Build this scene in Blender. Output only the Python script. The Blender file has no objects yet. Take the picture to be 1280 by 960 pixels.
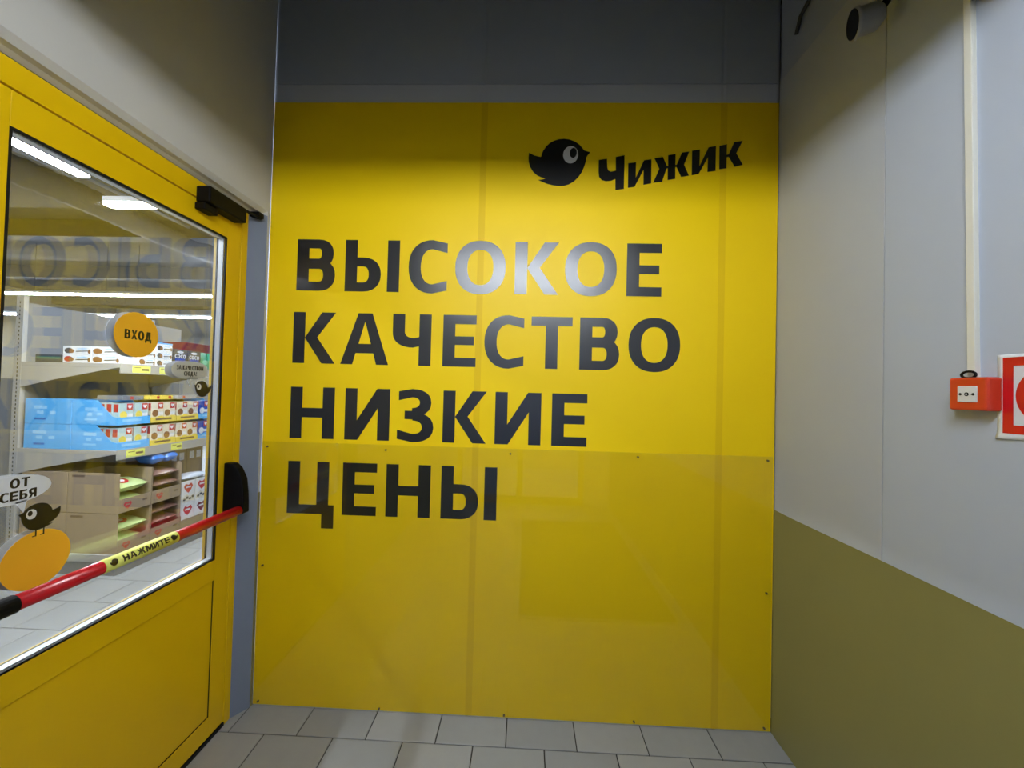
import bpy, math, random
from mathutils import Vector, Matrix, Quaternion
random.seed(4)
sc = bpy.context.scene
col = sc.collection

# ------------------------------------------------------------------ camera, world, light, exposure
YAW, PITCH, ROLL = 0.0338, 0.01779, 0.02575
CAM = Vector((1.24118, -1.81268, 1.5))
cd = bpy.data.cameras.new('camera'); cam = bpy.data.objects.new('camera', cd); col.objects.link(cam)
cd.sensor_width = 36.0; cd.lens = 36.0 * 487.0 / 1280.0; cd.clip_start = 0.02
_cy, _sy, _cp, _sp, _cr, _sr = (math.cos(YAW), math.sin(YAW), math.cos(PITCH), math.sin(PITCH), math.cos(ROLL), math.sin(ROLL))
_X = Vector((_cy, _sy, 0)); _Y = Vector((-_sy, _cy, 0)); _Zw = Vector((0, 0, 1))
_F = _Y * _cp + _Zw * _sp; _Z = _Y * (-_sp) + _Zw * _cp
_R = _X * _cr + _Z * _sr; _U = _X * (-_sr) + _Z * _cr
m = Matrix((( _R.x, _U.x, -_F.x, CAM.x), (_R.y, _U.y, -_F.y, CAM.y), (_R.z, _U.z, -_F.z, CAM.z), (0, 0, 0, 1)))
cam.matrix_world = m
sc.camera = cam

w = bpy.data.worlds.new('world'); sc.world = w; w.use_nodes = True
bg = w.node_tree.nodes['Background']
bg.inputs[0].default_value = (0.42, 0.60, 1.0, 1); bg.inputs[1].default_value = 1.35   # blue dusk outside the entrance

sc.view_settings.view_transform = 'Standard'; sc.view_settings.look = 'None'
sc.view_settings.gamma = 1.0; sc.view_settings.use_curve_mapping = False
sc.view_settings.exposure = 0.0
VEST_LAMP = 122.0      # emission of the vestibule ceiling lamp
SHOP_LAMP = 280.0      # emission of the shop lamps

# ------------------------------------------------------------------ materials
def srgb(r, g, b):
    f = lambda c: c / 12.92 if c <= .04045 else ((c + .055) / 1.055) ** 2.4
    return (f(r / 255), f(g / 255), f(b / 255), 1)
MATS = {}
def mat(name, rgb, rough=.5, spec=.5, metal=0., var=.06, scale=8., bump=0., bscale=60., emit=None, coat=0.):
    if name in MATS: return MATS[name]
    M = bpy.data.materials.new(name); M.use_nodes = True; nt = M.node_tree; N = nt.nodes; L = nt.links
    p = N['Principled BSDF']; c = srgb(*rgb)
    p.inputs['Roughness'].default_value = rough; p.inputs['Specular IOR Level'].default_value = spec
    p.inputs['Metallic'].default_value = metal; p.inputs['Coat Weight'].default_value = coat
    tc = N.new('ShaderNodeTexCoord')
    if var > 0:
        nz = N.new('ShaderNodeTexNoise'); nz.inputs['Scale'].default_value = scale; nz.inputs['Detail'].default_value = 4
        L.new(tc.outputs['Object'], nz.inputs['Vector'])
        mx = N.new('ShaderNodeMix'); mx.data_type = 'RGBA'
        mx.inputs[6].default_value = tuple(c[i] * (1 - var) for i in range(3)) + (1,)
        mx.inputs[7].default_value = tuple(min(1, c[i] * (1 + var)) for i in range(3)) + (1,)
        L.new(nz.outputs['Fac'], mx.inputs[0]); L.new(mx.outputs[2], p.inputs['Base Color'])
    else: p.inputs['Base Color'].default_value = c
    if bump > 0:
        n2 = N.new('ShaderNodeTexNoise'); n2.inputs['Scale'].default_value = bscale; n2.inputs['Detail'].default_value = 3
        L.new(tc.outputs['Object'], n2.inputs['Vector'])
        b = N.new('ShaderNodeBump'); b.inputs['Strength'].default_value = bump; b.inputs['Distance'].default_value = .002
        L.new(n2.outputs['Fac'], b.inputs['Height']); L.new(b.outputs['Normal'], p.inputs['Normal'])
    if emit is not None:
        p.inputs['Emission Color'].default_value = c; p.inputs['Emission Strength'].default_value = emit
    MATS[name] = M; return M
def glass_mat(name, tint=(1, 1, 1), rough=0., haze=0., hazecol=(.8, .8, .75), ior=1.5):
    M = bpy.data.materials.new(name); M.use_nodes = True; nt = M.node_tree; N = nt.nodes; L = nt.links
    N.remove(N['Principled BSDF']); out = N['Material Output']
    g = N.new('ShaderNodeNewGeometry'); fr = N.new('ShaderNodeFresnel'); mp = N.new('ShaderNodeMapRange')
    mp.inputs['To Min'].default_value = ior; mp.inputs['To Max'].default_value = 1 / ior     # thin pane: no inner total reflection
    L.new(g.outputs['Backfacing'], mp.inputs['Value']); L.new(mp.outputs[0], fr.inputs['IOR'])
    t = N.new('ShaderNodeBsdfTransparent'); t.inputs[0].default_value = (*tint, 1)
    gl = N.new('ShaderNodeBsdfGlossy'); gl.inputs['Roughness'].default_value = rough
    mx = N.new('ShaderNodeMixShader'); L.new(fr.outputs[0], mx.inputs[0]); L.new(t.outputs[0], mx.inputs[1]); L.new(gl.outputs[0], mx.inputs[2])
    last = mx
    if haze > 0:
        d = N.new('ShaderNodeBsdfDiffuse'); d.inputs[0].default_value = (*hazecol, 1)
        m2 = N.new('ShaderNodeMixShader'); m2.inputs[0].default_value = haze
        L.new(mx.outputs[0], m2.inputs[1]); L.new(d.outputs[0], m2.inputs[2]); last = m2
    L.new(last.outputs[0], out.inputs['Surface'])
    MATS[name] = M; return M

Yw = mat('yellow_film', (255, 213, 0), .46, .3, var=.03, scale=3, bump=.05, bscale=40)
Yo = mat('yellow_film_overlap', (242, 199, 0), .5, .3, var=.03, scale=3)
Yd = mat('yellow_powder_coat', (226, 184, 4), .38, .4, var=.03, bump=.04, bscale=300)
Ink = mat('black_vinyl', (6, 7, 15), .32, .95, var=.05)
WhiteV = mat('white_vinyl', (225, 225, 222), .45, var=.03)
GreyPanel = mat('light_grey_panel', (183, 188, 197), .5, .4, var=.04, scale=2.5, bump=.03, bscale=30)
GreyPanelBlueCast = mat('grey_panel_blue_cast', (182, 190, 205), .5, .4, var=.04, scale=2.5, bump=.03, bscale=30)  # same panel grey, with the blue cast of daylight put into its colour
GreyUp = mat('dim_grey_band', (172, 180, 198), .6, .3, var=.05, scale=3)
BackGrey = mat('back_panel_grey', (198, 203, 216), .5, .4, var=.04, scale=3)
Plaster = mat('left_plaster', (190, 189, 184), .8, .2, var=.04, scale=3, bump=.1, bscale=90)
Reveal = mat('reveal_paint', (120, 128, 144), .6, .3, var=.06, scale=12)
Olive = mat('olive_paint', (126, 120, 71), .42, .5, var=.07, scale=3, bump=.08, bscale=50)
TileM = [mat('floor_tile_%d' % i, c, .42, .5, var=.06, scale=18, bump=.05, bscale=120) for i, c in enumerate([(150, 151, 150), (145, 146, 146), (155, 155, 153)])]
Grout = mat('grout', (46, 44, 42), .9, .2, var=.15, scale=60)
Black = mat('black_plastic', (7, 7, 8), .5, .15, var=.1)
Rubber = mat('black_rubber', (14, 14, 14), .55, .3, var=.1)
Red = mat('red_plastic', (196, 18, 26), .28, .5, var=.04, coat=.3)
Silver = mat('brushed_spacer', (215, 218, 222), .35, .5, .3, var=.05)
Steel = mat('screw_steel', (120, 105, 85), .4, .5, .6, var=.1)
GlassP = glass_mat('window_glass', (.985, .99, .99), ior=1.7)
Acryl = glass_mat('clear_acrylic', (.965, .965, .94), .03, .003, (.62, .6, .42), ior=1.4)
StickY = mat('sticker_yellow', (250, 184, 40), .5, .4, var=.03)
StickW = mat('sticker_white', (226, 230, 236), .5, .4, var=.02)
LampV = mat('lamp_diffuser', (240, 247, 255), .5, var=0, emit=VEST_LAMP)
LampS = mat('shop_lamp_diffuser', (232, 242, 255), .5, var=0, emit=SHOP_LAMP)
LampBody = mat('lamp_housing', (215, 216, 216), .5, var=.03)
Shelf = mat('shelf_metal', (168, 165, 158), .45, .5, var=.04)
ShelfDark = mat('shelf_grey', (120, 122, 124), .5, .4, var=.05)
Card = mat('cardboard', (158, 138, 112), .8, .2, var=.08, scale=14, bump=.06, bscale=90)
CardD = mat('cardboard_print', (112, 92, 74), .8, .2, var=.1)
BlueC = mat('blue_carton', (88, 176, 232), .5, .4, var=.08, scale=12)
BlueL = mat('blue_carton_print', (150, 205, 240), .5, .4, var=.05)
BlueD = mat('deep_blue_print', (28, 74, 170), .45, .4, var=.08)
YelC = mat('yellow_carton', (232, 206, 84), .5, .4, var=.08, scale=14)
CreamC = mat('cream_pack', (222, 212, 186), .45, .5, var=.05)
TealC = mat('pale_teal_pack', (176, 200, 196), .45, .5, var=.05)
RedB = mat('red_print', (190, 40, 44), .45, .5, var=.06)
Brown = mat('brown_print', (140, 92, 56), .5, .4, var=.12, scale=40)
BrownBag = mat('brown_foil', (132, 98, 84), .32, .5, var=.12, scale=14, bump=.35, bscale=26)
GreenBag = mat('pale_green_foil', (196, 214, 140), .3, .5, var=.14, scale=14, bump=.35, bscale=26)
BlueBag = mat('blue_film_wrap', (70, 130, 214), .25, .6, var=.25, scale=20, bump=.5, bscale=30)
WrapW = mat('white_film_wrap', (206, 212, 220), .25, .6, var=.1, scale=20, bump=.6, bscale=30)
TagY = mat('price_tag', (232, 232, 110), .55, var=.04)
CocoM = mat('dark_grey_box', (70, 70, 76), .5, var=.08)
Maroon = mat('maroon_box', (118, 30, 44), .5, var=.1)
GreenC = mat('green_pouch', (30, 150, 106), .4, .5, var=.15, scale=20)
Foil = mat('duct_foil', (70, 70, 68), .75, .3, 0., var=.15, scale=10, bump=.6, bscale=30)
ShopWall = mat('shop_wall', (104, 102, 96), .7, .3, var=.05)
ShopCeil = mat('shop_ceiling', (56, 56, 54), .8, .2, var=.1, scale=3)
CeilV = mat('vestibule_ceiling', (120, 124, 132), .8, .2, var=.05)
MatFab = mat('doormat_ribbed', (44, 42, 40), .9, .2, var=.25, scale=60, bump=.4, bscale=160)
AluM = mat('aluminium_edge', (190, 186, 172), .35, .5, .8, var=.05)
CallRed = mat('call_point_red', (204, 58, 32), .3, .5, var=.05, coat=.3)
DuctW = mat('white_plastic_duct', (226, 224, 212), .45, .5, var=.03)
CamW = mat('camera_housing', (150, 152, 158), .4, .5, var=.05)
CableM = mat('grey_cable', (52, 54, 62), .5, var=.08)
PaveM = mat('outdoor_paving', (110, 112, 116), .8, .2, var=.15, scale=4)

# ------------------------------------------------------------------ mesh helpers
class MB:
    def __init__(s): s.v = []; s.f = []; s.m = []
    def face(s, pts, mi=0):
        n = len(s.v); s.v += [tuple(p) for p in pts]; s.f.append(tuple(range(n, n + len(pts)))); s.m.append(mi)
    def box(s, x0, x1, y0, y1, z0, z1, mi=0):
        n = len(s.v)
        s.v += [(x0, y0, z0), (x1, y0, z0), (x1, y1, z0), (x0, y1, z0), (x0, y0, z1), (x1, y0, z1), (x1, y1, z1), (x0, y1, z1)]
        for q in ((0, 3, 2, 1), (4, 5, 6, 7), (0, 1, 5, 4), (1, 2, 6, 5), (2, 3, 7, 6), (3, 0, 4, 7)):
            s.f.append(tuple(n + i for i in q)); s.m.append(mi)
        return s
    def prism(s, pts, a, b, axis='z', mi=0):
        # pts: 2D outline counter-clockwise; z: (x,y)  y: (x,z)  x: (y,z)
        def P(p, t): return {'z': (p[0], p[1], t), 'y': (p[0], t, p[1]), 'x': (t, p[0], p[1])}[axis]
        n = len(s.v); k = len(pts)
        s.v += [P(p, a) for p in pts] + [P(p, b) for p in pts]
        s.f.append(tuple(range(n + k - 1, n - 1, -1))); s.m.append(mi)
        s.f.append(tuple(range(n + k, n + 2 * k))); s.m.append(mi)
        for i in range(k):
            j = (i + 1) % k; s.f.append((n + i, n + j, n + k + j, n + k + i)); s.m.append(mi)
        return s
    def tube(s, path, r, n=10, mi=0, cap=True):
        path = [Vector(p) for p in path]; base = len(s.v); k = len(path)
        rr = r if isinstance(r, (list, tuple)) else [r] * k
        up = Vector((0, 0, 1)); prev = None
        for i, p in enumerate(path):
            t = (path[min(i + 1, k - 1)] - path[max(i - 1, 0)]).normalized()
            if prev is None: a = t.cross(up if abs(t.z) < .9 else Vector((1, 0, 0))).normalized()
            else: a = (prev - t * prev.dot(t)).normalized()
            prev = a; b = t.cross(a)
            for j in range(n):
                an = 2 * math.pi * j / n; s.v.append(tuple(p + (a * math.cos(an) + b * math.sin(an)) * rr[i]))
        for i in range(k - 1):
            for j in range(n):
                j2 = (j + 1) % n
                s.f.append((base + i * n + j, base + i * n + j2, base + (i + 1) * n + j2, base + (i + 1) * n + j)); s.m.append(mi)
        if cap:
            s.f.append(tuple(base + j for j in range(n - 1, -1, -1))); s.m.append(mi)
            s.f.append(tuple(base + (k - 1) * n + j for j in range(n))); s.m.append(mi)
        return s
    def build(s, name, mats, parent=None, smooth=False, bevel=0., origin=None):
        o = Vector(origin) if origin is not None else (ROOT.get(parent.name, Vector()) if parent else Vector())
        me = bpy.data.meshes.new(name)
        me.from_pydata([(v[0] - o.x, v[1] - o.y, v[2] - o.z) for v in s.v], [], s.f)
        if not isinstance(mats, (list, tuple)): mats = [mats]
        for mm in mats: me.materials.append(mm)
        me.polygons.foreach_set('material_index', s.m)
        if smooth: me.polygons.foreach_set('use_smooth', [True] * len(s.f))
        ob = bpy.data.objects.new(name, me); col.objects.link(ob)
        if parent: ob.parent = parent; ob.location = o - ROOT.get(parent.name, Vector()); ROOT[ob.name] = o.copy()
        else: ob.location = o; ROOT[ob.name] = o.copy()
        import bmesh
        bm = bmesh.new(); bm.from_mesh(me); bmesh.ops.recalc_face_normals(bm, faces=bm.faces); bm.to_mesh(me); bm.free()
        if bevel > 0:
            md = ob.modifiers.new('bevel', 'BEVEL'); md.width = bevel; md.segments = 2; md.limit_method = 'ANGLE'
        return ob
ROOT = {}
def tag(o, label=None, cat=None, group=None, kind=None):
    if label: o['label'] = label
    if cat: o['category'] = cat
    if group: o['group'] = group
    if kind: o['kind'] = kind
    return o
def thing(name, loc, label=None, cat=None, group=None, kind=None):
    o = bpy.data.objects.new(name, None); col.objects.link(o); o.location = loc; o.empty_display_size = .05
    ROOT[o.name] = Vector(loc); return tag(o, label, cat, group, kind)
def copy_tree(o, delta, parent=None):
    c = o.copy(); col.objects.link(c)
    if parent is None: c.location = Vector(o.location) + Vector(delta)
    else: c.parent = parent
    for ch in list(o.children): copy_tree(ch, delta, c)
    return c
def ell(cx, cy, rx, ry, n=40, a0=0., rot=0., p=2.):
    out = []
    for i in range(n):
        a = a0 + 2 * math.pi * i / n; c, s_ = math.cos(a), math.sin(a)
        x = rx * math.copysign(abs(c) ** (2 / p), c); y = ry * math.copysign(abs(s_) ** (2 / p), s_)
        out.append((cx + x * math.cos(rot) - y * math.sin(rot), cy + x * math.sin(rot) + y * math.cos(rot)))
    return out

# ------------------------------------------------------------------ lettering: every glyph is a set of convex pieces and strips
def arc(cx, cy, rx, ry, a0, a1, n=12, p=2.25):
    o = []
    for i in range(n + 1):
        a = math.radians(a0 + (a1 - a0) * i / n); c, s_ = math.cos(a), math.sin(a)
        o.append((cx + rx * math.copysign(abs(c) ** (2 / p), c), cy + ry * math.copysign(abs(s_) ** (2 / p), s_)))
    return o
def glyph(ch, w, s=.235, b=.175):
    P = []; S = []     # polygons; strips (curve A, curve B)
    R = lambda x0, x1, y0, y1: P.append([(x0, y0), (x1, y0), (x1, y1), (x0, y1)])
    def bowl(x0, x1, y0, y1, flip=False):
        ry = (y1 - y0) / 2; xc = max(x0, x1 - ry * 1.05); cyy = (y0 + y1) / 2
        A = [(x0, y1)] + arc(xc, cyy, x1 - xc, ry, 90, -90) + [(x0, y0)]
        B = [(x0, y1 - b)] + arc(xc, cyy, max(.02, x1 - xc - s), ry - b, 90, -90) + [(x0, y0 + b)]
        if flip: A = [(w - x, y) for x, y in A]; B = [(w - x, y) for x, y in B]
        S.append((A, B))
    def O(x0, x1):
        c = (x0 + x1) / 2; rx = (x1 - x0) / 2
        S.append((arc(c, .5, rx, .515, 0, 360, 44), arc(c, .5, rx - s, .515 - b, 0, 360, 44)))
    def Kk(x0, ww, mir=False):
        q = [[(.28, .5), (.67, 1), (1, 1), (.57, .51)], [(.28, .5), (.57, .51), (1, 0), (.69, 0)]]
        for a in q: P.append([(x0 + (-1 if mir else 1) * x * ww, y) for x, y in a])
    if ch == 'I': R(0, w, 0, 1)
    elif ch == 'В': R(0, s, 0, 1); bowl(s * .6, w * .95, .45, 1); bowl(s * .6, w, 0, .55 + b * .3)
    elif ch == 'Ь': R(0, s, 0, 1); bowl(s * .6, w, 0, .66)
    elif ch == 'Б': R(0, s, 0, 1); R(s * .6, w * .92, 1 - b, 1); bowl(s * .6, w, 0, .62)
    elif ch == 'Ы': R(0, s, 0, 1); bowl(s * .6, w * .7, 0, .66); R(w - s, w, 0, 1)
    elif ch == 'Я':
        R(w - s, w, 0, 1); bowl(s * .6, w, .34, 1, True); P.append([(0, 0), (.32 * w, 0), (.62 * w, .42), (.34 * w, .42)])
    elif ch == 'О': O(0, w)
    elif ch == 'Ю': R(0, s * .9, 0, 1); R(s * .6, w * .45, .5 - b / 2, .5 + b / 2); O(w * .36, w)
    elif ch in 'СC':
        c = .62 * w
        A = [(w, .955)] + [(c, 1.015)] + arc(c, .5, c, .515, 90, 270, 22) + [(w, .045)]
        B = [(w, .955 - b - .01)] + [(c, 1.015 - b)] + arc(c, .5, c - s, .515 - b, 90, 270, 22) + [(w, .045 + b + .01)]
        S.append((A, B))
    elif ch == 'З':
        for (cyy, ro, c) in ((.75, .265, .40), (.275, .29, .42)):
            r_ = (.93 if cyy > .5 else 1.0) * w
            A = ([(.03 * w, .965)] if cyy > .5 else []) + arc(c * w, cyy, r_ - c * w, ro, 90, -90) + ([] if cyy > .5 else [(.0, .045)])
            B = ([(.03 * w, .965 - b)] if cyy > .5 else []) + arc(c * w, cyy, r_ - c * w - s * .95, ro - b * .92, 90, -90) + ([] if cyy > .5 else [(.0, .045 + b)])
            S.append((A, B))
        R(.2 * w, .47 * w, .43, .43 + b * .92)
    elif ch == 'К': R(0, s, 0, 1); Kk(0, w)
    elif ch == 'Ж':
        c = w / 2; R(c - s / 2, c + s / 2, 0, 1)
        Kk(c - .1 * w, w * .6); Kk(c + .1 * w, w * .6, True)
    elif ch == 'Е': R(0, s, 0, 1); R(s * .5, w, 0, b); R(s * .5, w, 1 - b, 1); R(s * .5, w * .93, .5 - b * .45, .5 + b * .5)
    elif ch == 'А':
        l = [(0, 0), (.25 * w, 0), (.5 * w, .84), (.5 * w, 1), (.355 * w, 1)]
        P.append(l); P.append([(w - x, y) for x, y in reversed(l)]); P.append([(.25 * w, .22), (.75 * w, .22), (.66 * w, .40), (.34 * w, .40)])
    elif ch == 'Ч':
        R(w - s, w, 0, 1)
        A = [(0, 1)] + arc(.40, .64, .40, .29, 180, 270, 10) + [(w - s * .6, .40)]
        B = [(s, 1)] + arc(.42, .66, .42 - s, .125, 180, 270, 10) + [(w - s * .6, .575)]
        S.append((A, B))
    elif ch == 'Т': R(0, w, 1 - b, 1); R(w / 2 - s / 2, w / 2 + s / 2, 0, 1 - b)
    elif ch == 'Н': R(0, s, 0, 1); R(w - s, w, 0, 1); R(s, w - s, .41, .41 + b * 1.05)
    elif ch == 'И': R(0, s, 0, 1); R(w - s, w, 0, 1); P.append([(0, 0), (.29 * w, 0), (w, 1), (.71 * w, 1)])
    elif ch == 'Ц':
        q = w - .11; R(0, s, 0, 1); R(q - s, q, 0, 1); R(s, w, 0, b) ; R(w - s, w, -.27, b)
    elif ch == 'М':
        R(0, s, 0, 1); R(w - s, w, 0, 1); P.append([(0, 1), (.4 * w, .15), (.6 * w, .15), (.27 * w, 1)][::-1]); P.append([(w, 1), (.6 * w, .15), (.4 * w, .15), (.73 * w, 1)])
    elif ch == 'Х': P.append([(0, 0), (.31 * w, 0), (w, 1), (.69 * w, 1)]); P.append([(w, 0), (.69 * w, 0), (0, 1), (.31 * w, 1)])
    elif ch == 'Д':
        R(.0, w, 0, b); R(0, s * .75, -.22, b); R(w - s * .75, w, -.22, b); R(w * .84 - s, w * .84, 0, 1); R(.26 * w, .84 * w, 1 - b, 1)
        P.append([(.08 * w, 0), (.08 * w + s, 0), (.26 * w + s * .9, 1), (.26 * w, 1)])
    elif ch == '!': P.append([(.2 * w, .32), (.8 * w, .32), (w, 1), (0, 1)]); R(.12 * w, .88 * w, 0, .2)
    return P, S
def put_glyph(mb, ch, w, h, org, U, V, N, t, mi=0, s=.235, b=.175):
    """w,h in metres; org = lower left corner; U,V,N unit axes; t thickness"""
    org, U, V, N = Vector(org), Vector(U), Vector(V), Vector(N)
    P, S = glyph(ch, w / h, s, b); T0 = t
    q = lambda p, k: org + U * (p[0] * h) + V * (p[1] * h) + N * k
    lift = [0]
    def cell(pts):
        n = len(pts); t = T0 + 3e-5 * lift[0]; lift[0] += 1
        mb.face([q(p, t) for p in pts], mi)
        for i in range(n): mb.face([q(pts[i], t), q(pts[i], 0), q(pts[(i + 1) % n], 0), q(pts[(i + 1) % n], t)], mi)
    for p in P: cell(p)
    for A, B in S:
        t = T0 + 3e-5 * lift[0]; lift[0] += 1
        for i in range(len(A) - 1):
            a, b_, c, d = A[i], A[i + 1], B[i + 1], B[i]
            mb.face([q(p, t) for p in (a, b_, c, d)], mi)
            mb.face([q(a, t), q(a, 0), q(b_, 0), q(b_, t)], mi); mb.face([q(d, t), q(d, 0), q(c, 0), q(c, t)], mi)
def put_text(mb, txt, h, org, U, V, N, t, mi=0, gap=.13, ws=None, s=.235, b=.175, total=None):
    WD = {'О': .9, 'А': .92, 'М': 1.06, 'Ж': 1.2, 'Ю': 1.25, 'Д': .95, '!': .26, ' ': .3, 'Ы': 1.05, 'I': .235}
    tw = sum(WD.get(c, .8) + gap for c in txt) - gap
    k = 1. if total is None else total / (tw * h)
    x = 0.
    for c in txt:
        ww = WD.get(c, .8)
        if c != ' ': put_glyph(mb, c, ww * h * k, h, Vector(org) + Vector(U) * (x * h * k), U, V, N, t, mi, s, b)
        x += ww + gap
def flat(mb, pts2, f, N, t, mi=0):
    """flat cut-out: fan around the centroid (star-shaped outline) or a single polygon"""
    n = len(pts2); N = Vector(N)
    top = [Vector(f(p)) + N * t for p in pts2]; bot = [Vector(f(p)) for p in pts2]
    mb.face(top, mi)
    for i in range(n): j = (i + 1) % n; mb.face([top[i], bot[i], bot[j], top[j]], mi)

# ------------------------------------------------------------------ the setting
W = 2.381; TOP = 2.859; HC = 3.4; DADO = .993
XS0, XS1, YS0, YS1 = -9.5, 2.56, -6.0, 8.0       # shop shell
YE = -3.4                                        # entrance wall of the vestibule

# floor: slab with one object per tile where the photograph shows them
def frame_px(p):
    d = Vector(p) - CAM; dep = d.dot(_F)
    if dep < .05: return None
    return 640 + 487 * d.dot(_R) / dep, 480 - 487 * d.dot(_U) / dep
floor = MB().box(XS0, XS1, YS0, YS1, -.06, -.0045).build('floor', Grout); tag(floor, kind='structure')
tile_mesh = {}
rest = MB(); ntile = 0
rows = range(int((YS0 + .147) / .3), int((YS1 + .147) / .3))
for r in rows:
    y0 = -.147 + .3 * r
    off = -.003 if r % 2 == 0 else .159
    for c in range(int(XS0 / .3) + 1, int(XS1 / .3)):
        x0 = off + .3 * c
        cxm, cym = x0 + .15, y0 + .15
        vis = False
        for dx in (0, .15, .297):
            for dy in (0, .15, .297):
                px = frame_px((x0 + dx, y0 + dy, 0))
                if px and -15 < px[0] < 1295 and 560 < px[1] < 985: vis = True
        inside = (x0 > -.25 and x0 < W and -.5 < y0 < .02) or (-2.3 < x0 < 0 and y0 < 2.8)
        if x0 > -.06 and y0 > .01: inside = False
        if vis and inside and ntile < 290:
            k = (c * 7 + r * 3) % 3
            if k not in tile_mesh:
                b = MB(); e = .0023
                b.v = [(e, e, -.006), (.3 - e, e, -.006), (.3 - e, .3 - e, -.006), (e, .3 - e, -.006),
                       (e, e, -.0012), (.3 - e, e, -.0012), (.3 - e, .3 - e, -.0012), (e, .3 - e, -.0012),
                       (e + .002, e + .002, 0), (.298 - e, e + .002, 0), (.298 - e, .298 - e, 0), (e + .002, .298 - e, 0)]
                for a in (0, 4):
                    for i in range(4): j = (i + 1) % 4; b.f.append((a + i, a + j, a + 4 + j, a + 4 + i)); b.m.append(0)
                b.f.append((8, 9, 10, 11)); b.m.append(0)
                ob = b.build('tile', TileM[k], origin=(0, 0, 0)); ob.parent = floor; tile_mesh[k] = ob.data
            else:
                ob = bpy.data.objects.new('tile', tile_mesh[k]); col.objects.link(ob); ob.parent = floor
            ob.location = (x0, y0, random.uniform(-.0003, .0003)); ntile += 1
        else:
            e = .0023; rest.box(x0 + e, x0 + .3 - e, y0 + e, y0 + .3 - e, -.006, 0)
ro = rest.build('tile_field', TileM[0], floor); ro['kind'] = 'stuff'

def struct(name, mb, m, parent=None, **k):
    o = mb.build(name, m, parent, **k)
    if parent is None: o['kind'] = 'structure'
    return o
# back wall: sandwich panels with shallow chamfered joints
wb = struct('wall_back', MB().box(-.12, W + .1, .085, .1, 0, HC), BackGrey)
XJ = [0, 1.012, 2.127, W]
for zz0, zz1 in ((0, 2.947), (2.951, HC)):
    for i in range(3):
        a, b_ = XJ[i], XJ[i + 1]; c = .012
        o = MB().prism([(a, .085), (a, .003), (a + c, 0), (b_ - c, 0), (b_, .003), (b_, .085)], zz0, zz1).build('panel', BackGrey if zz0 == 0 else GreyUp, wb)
# right wall: three panels, olive dado, dim band above a ledge
wr = struct('wall_right', MB().box(W + .05, W + .12, YE, .1, 0, HC), GreyPanel)
for a, b_, mm in ((-.531, 0, GreyPanel), (YE, -.534, GreyPanelBlueCast)):
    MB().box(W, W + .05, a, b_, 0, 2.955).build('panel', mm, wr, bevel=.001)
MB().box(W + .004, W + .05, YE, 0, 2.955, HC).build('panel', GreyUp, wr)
MB().prism([(-.001, 0), (-.001, DADO + .001), (-.12, DADO - .002), (-.53, DADO + .0005), (-1.2, DADO - .001), (YE, DADO), (YE, 0)][::-1], W - .0012, W + .0002, 'x').build('dado_paint', Olive, wr)
# left wall with the splayed door opening
wl = struct('wall_left', MB().prism([(0, HC), (-.12, HC), (-.12, 2.289), (-.045, 2.289), (-.030, 2.298), (-.014, 2.303), (0, 2.322)][::-1], YE, .0, 'y'), Plaster)
MB().prism([(0, -.002), (0, -.017), (-.045, -.081), (-.12, -.081), (-.12, -.002)][::-1], 0, 2.32).build('pier', Plaster, wl)
MB().prism([(0, YE), (0, -1.09), (-.045, -1.026), (-.12, -1.026), (-.12, YE)], 0, 2.32).build('pier', Plaster, wl)
MB().prism([(-.0005, -.0185), (-.0455, -.0825), (-.0455, -.081), (0, -.0165)], 0, 2.30).build('reveal', Reveal, wl)
MB().prism([(-.0005, -1.0885), (-.0455, -1.0245), (-.0455, -1.026), (0, -1.09)][::-1], 0, 2.30).build('reveal', Reveal, wl)
MB().box(-.001, .0014, -.017, -.001, 0, DADO).build('dado_paint', Olive, wl)
MB().box(-.001, .0014, YE, -1.09, 0, DADO).build('dado_paint', Olive, wl)
# ceilings
struct('ceiling', MB().box(XS0, XS1, YS0, YS1, HC, HC + .08), ShopCeil)
struct('ceiling_vestibule', MB().box(0, W, -.88, 0, HC - .02, HC), CeilV)
cdp = struct('ceiling_suspended', MB().box(0, W, YE, -.86, 2.56, 2.58), CeilV)
MB().box(0, W, -.88, -.86, 2.56, HC - .02).build('fascia', CeilV, cdp)
# shop shell
struct('wall_shop_far', MB().box(XS0, XS1, YS1, YS1 + .1, 0, HC), ShopWall)
struct('wall_shop_west', MB().box(XS0 - .1, XS0, YS0, YS1, 0, HC), ShopWall)
struct('wall_shop_east', MB().box(XS1, XS1 + .1, .1, YS1, 0, HC), ShopWall)
struct('wall_shop_near', MB().box(XS0, -.12, YS0 - .1, YS0, 0, HC), ShopWall)
struct('wall_shop_corridor', MB().box(-.12, -.1, YS0, YE, 0, HC), ShopWall)
# entrance wall behind the camera, with a glazed opening to the dusk outside
we = struct('wall_entrance', MB().box(-.12, .35, YE - .12, YE, 0, HC).box(2.05, W + .1, YE - .12, YE, 0, HC).box(.35, 2.05, YE - .12, YE, 2.3, HC), Plaster)
dn = struct('door_2', MB().box(.35, .42, YE - .09, YE - .03, 0, 2.3).box(1.98, 2.05, YE - .09, YE - .03, 0, 2.3).box(.42, 1.98, YE - .09, YE - .03, 2.23, 2.3).box(1.16, 1.24, YE - .09, YE - .03, 0, 2.23).box(.42, 1.98, YE - .09, YE - .03, 0, .1), Yd)
for a, b_ in ((.42, 1.16), (1.24, 1.98)): MB().box(a, b_, YE - .062, YE - .056, .1, 2.23).build('glass_pane', GlassP, dn)
struct('ground_outside', MB().box(XS0, XS1 + 4, -16, YE - .1, -.08, -.05), PaveM)

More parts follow.
